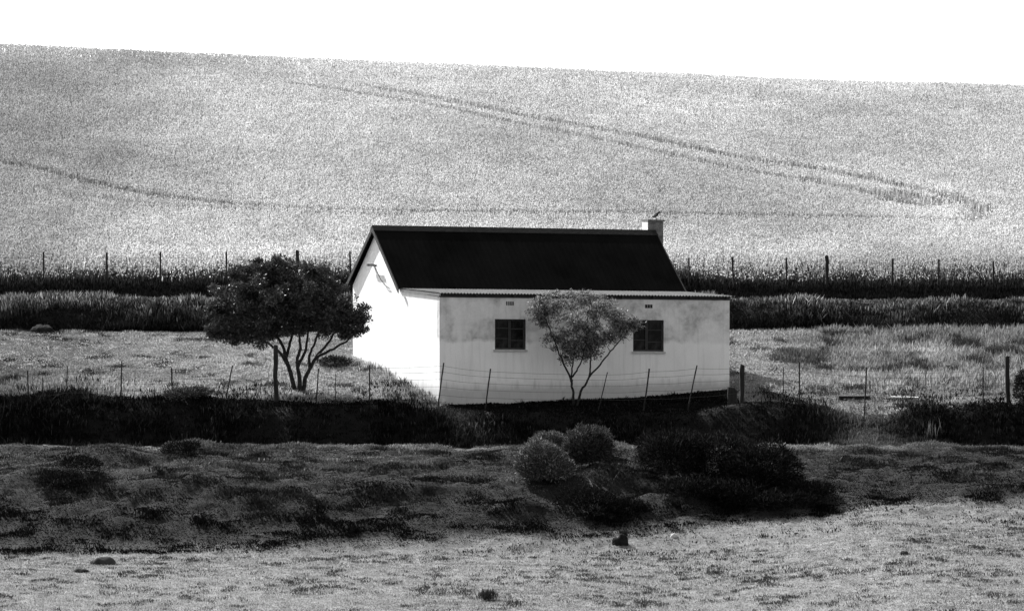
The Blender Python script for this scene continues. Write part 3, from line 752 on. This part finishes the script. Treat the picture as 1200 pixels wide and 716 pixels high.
# ------------------------------------------------------------------ stones, boards, stump, tufts
def rock(px, py, wpx, hpx, label, name='stone', cat='stone', Y0=None, mat=None, seed=0):
    p = hit(px, py) if Y0 is None else at(px, py, Y0)
    g = gz(p.x, p.y); sc = p.y / FPX
    bm = bmesh.new(); bmesh.ops.create_icosphere(bm, subdivisions=4, radius=1)
    r2 = np.random.default_rng(seed + 100)
    o = r2.uniform(0, 50, 2)
    for v_ in bm.verts:
        c = v_.co; k = .62 + .75 * float(fbm(np.array([c.x * 1.7 + o[0] + c.z]), np.array([c.y * 1.7 + o[1] - 1.3 * c.z]), 3, 5)[0])
        v_.co = Vector((c.x * wpx * .5 * sc * k, c.y * wpx * .42 * sc * k, max(c.z, -.35) * hpx * sc * k))
    o_ = obj(name, bm, mat or (m_stone if cat == 'stone' else m_clod), None, (p.x, p.y, g), smooth=True)
    return tag(o_, label, cat)
rock(120, 661, 27, 9, 'flat dark stone at left of the foreground turf, below the bank', seed=1)
rock(728, 637, 18, 11, 'dark knobbly lump at the bank foot below the round shrubs', 'clod', 'clod', seed=2)
rock(50, 389, 28, 8, 'low round boulder in front of the far bank at left', 'boulder', 'boulder', seed=3)
rock(1060, 650, 10, 5, 'small dark stone in the right of the foreground turf', seed=4)
rock(95, 670, 18, 4, 'thin flat clod just left of and below the flat stone', 'clod', 'clod', seed=5)
rock(790, 629, 9, 4, 'pale pebble by the bank foot right of the dark lump', seed=6, mat=m_sill)
def tuft(px, py, h, n, w, tone, label, lean=.45, cat='grass tuft'):
    p = hit(px, py)
    V, F, T = blades(np.array([[0, 0, -.01]]), n, np.array([h]), .014, lean, w, np.array([tone]), .5)
    V2, F2, T2 = V, F, T
    o = link('grass_tuft', npmesh('grass_tuft', V2, F2, T2), m_shrub, None, (p.x, p.y, gz(p.x, p.y)))
    return tag(o, label, cat)
tuft(571, 703, .22, 260, .085, .03, 'dark spiky grass tuft at the bottom middle of the photo')
tuft(1090, 517, .55, 22, .12, .17, 'tall pale dry stalks rising from the dark dip at right', .25, 'dry stalks')
tuft(730, 627, .12, 200, .045, .03, 'small dark tuft growing behind the knobbly lump')

def board(px, py, lpx, w, th, rz, mat, label, tilt=0):
    p = hit(px, py, 98.6); L = lpx * p.y / FPX
    bm = bmesh.new(); box(bm, (-L / 2, -w / 2, 0), (L / 2, w / 2, th))
    box(bm, (-L / 2 + .05, -w / 2 + .04, -.06), (-L / 2 + .13, w / 2 - .04, -.001)); box(bm, (L / 2 - .13, -w / 2 + .04, -.06), (L / 2 - .05, w / 2 - .04, -.001))
    o = obj('timber_board', bm, mat, None, (p.x, p.y, gz(p.x, p.y) + .05), bevel=.006)
    o.rotation_euler = (0, tilt, rz); return tag(o, label, 'board')
board(1000, 469, 37, .35, .07, .08, m_barge, 'thick dark board lying in the right yard behind the fence')
board(1060, 469, 32, .25, .04, -.05, m_sill, 'thin pale board lying to the right of the thick dark one', .02)
# stump by the corner of the house
p = at(858, 470, 99.0); g = gz(p.x, 99.0)
bm = bmesh.new()
tube(bm, [(0, 0, -.15), (0, 0, .02), (.01, 0, .2), (.0, .01, .36), (.015, 0, .50)], [.17, .15, .125, .12, .125], 9)
for v_ in bm.verts:
    if v_.co.z > .45: v_.co.z += .05 * math.sin(v_.co.x * 40)
tag(obj('stump', bm, m_oldwood, None, (p.x, 99.0, g)), 'short dark stump at the right front corner of the house', 'stump')

# ------------------------------------------------------------------ light
SUN_AZ_BACK, ELEV = math.radians(55), math.radians(37)        # behind the left of the view
sd = Vector((-math.cos(SUN_AZ_BACK) * math.cos(ELEV), math.sin(SUN_AZ_BACK) * math.cos(ELEV), math.sin(ELEV)))
sun = bpy.data.objects.new('sun', bpy.data.lights.new('sun', 'SUN')); COL.objects.link(sun)
sun.data.energy = 5.0; sun.data.angle = math.radians(.5); sun.data.color = (1, 1, 1)
sun.rotation_euler = (-sd).to_track_quat('-Z', 'Y').to_euler()
w = bpy.data.worlds.new('World'); scn.world = w; w.use_nodes = True
nt = w.node_tree; bg = nt.nodes['Background']
sky = nt.nodes.new('ShaderNodeTexSky'); sky.sky_type = 'NISHITA'; sky.sun_disc = False
sky.sun_elevation = ELEV; sky.sun_rotation = math.atan2(sd.x, sd.y); sky.dust_density = 2.0
bwn = nt.nodes.new('ShaderNodeRGBToBW')                        # black and white film
nt.links.new(sky.outputs[0], bwn.inputs[0])
# white summer haze low over the horizon on the sun's side of the sky
tc = nt.nodes.new('ShaderNodeTexCoord')
dt = N(nt, 'ShaderNodeVectorMath', operation='DOT_PRODUCT'); dt.inputs[1].default_value = (-.35, .94, 0)
nt.links.new(tc.outputs['Generated'], dt.inputs[0])
mr = N(nt, 'ShaderNodeMapRange', interpolation_type='SMOOTHSTEP'); mr.inputs[1].default_value = .1; mr.inputs[2].default_value = .95
nt.links.new(dt.outputs['Value'], mr.inputs[0])
sp = nt.nodes.new('ShaderNodeSeparateXYZ'); nt.links.new(tc.outputs['Generated'], sp.inputs[0])
me_ = N(nt, 'ShaderNodeMapRange', interpolation_type='SMOOTHSTEP'); me_.inputs[1].default_value = .45; me_.inputs[2].default_value = .0
nt.links.new(sp.outputs[2], me_.inputs[0])
hz = mul(nt, mul(nt, mr.outputs[0], me_.outputs[0]), 1.1)
ad = N(nt, 'ShaderNodeMath', operation='ADD'); ad.inputs[1].default_value = 1.0; nt.links.new(hz, ad.inputs[0])
nt.links.new(mul(nt, bwn.outputs[0], ad.outputs[0]), bg.inputs[0]); bg.inputs[1].default_value = .12

scn.view_settings.view_transform = 'Standard'; scn.view_settings.look = 'None'
scn.view_settings.exposure = 1.2; scn.view_settings.gamma = 1.0; scn.view_settings.use_curve_mapping = False
scn.cycles.max_bounces = 5; scn.cycles.diffuse_bounces = 3; scn.cycles.transmission_bounces = 3
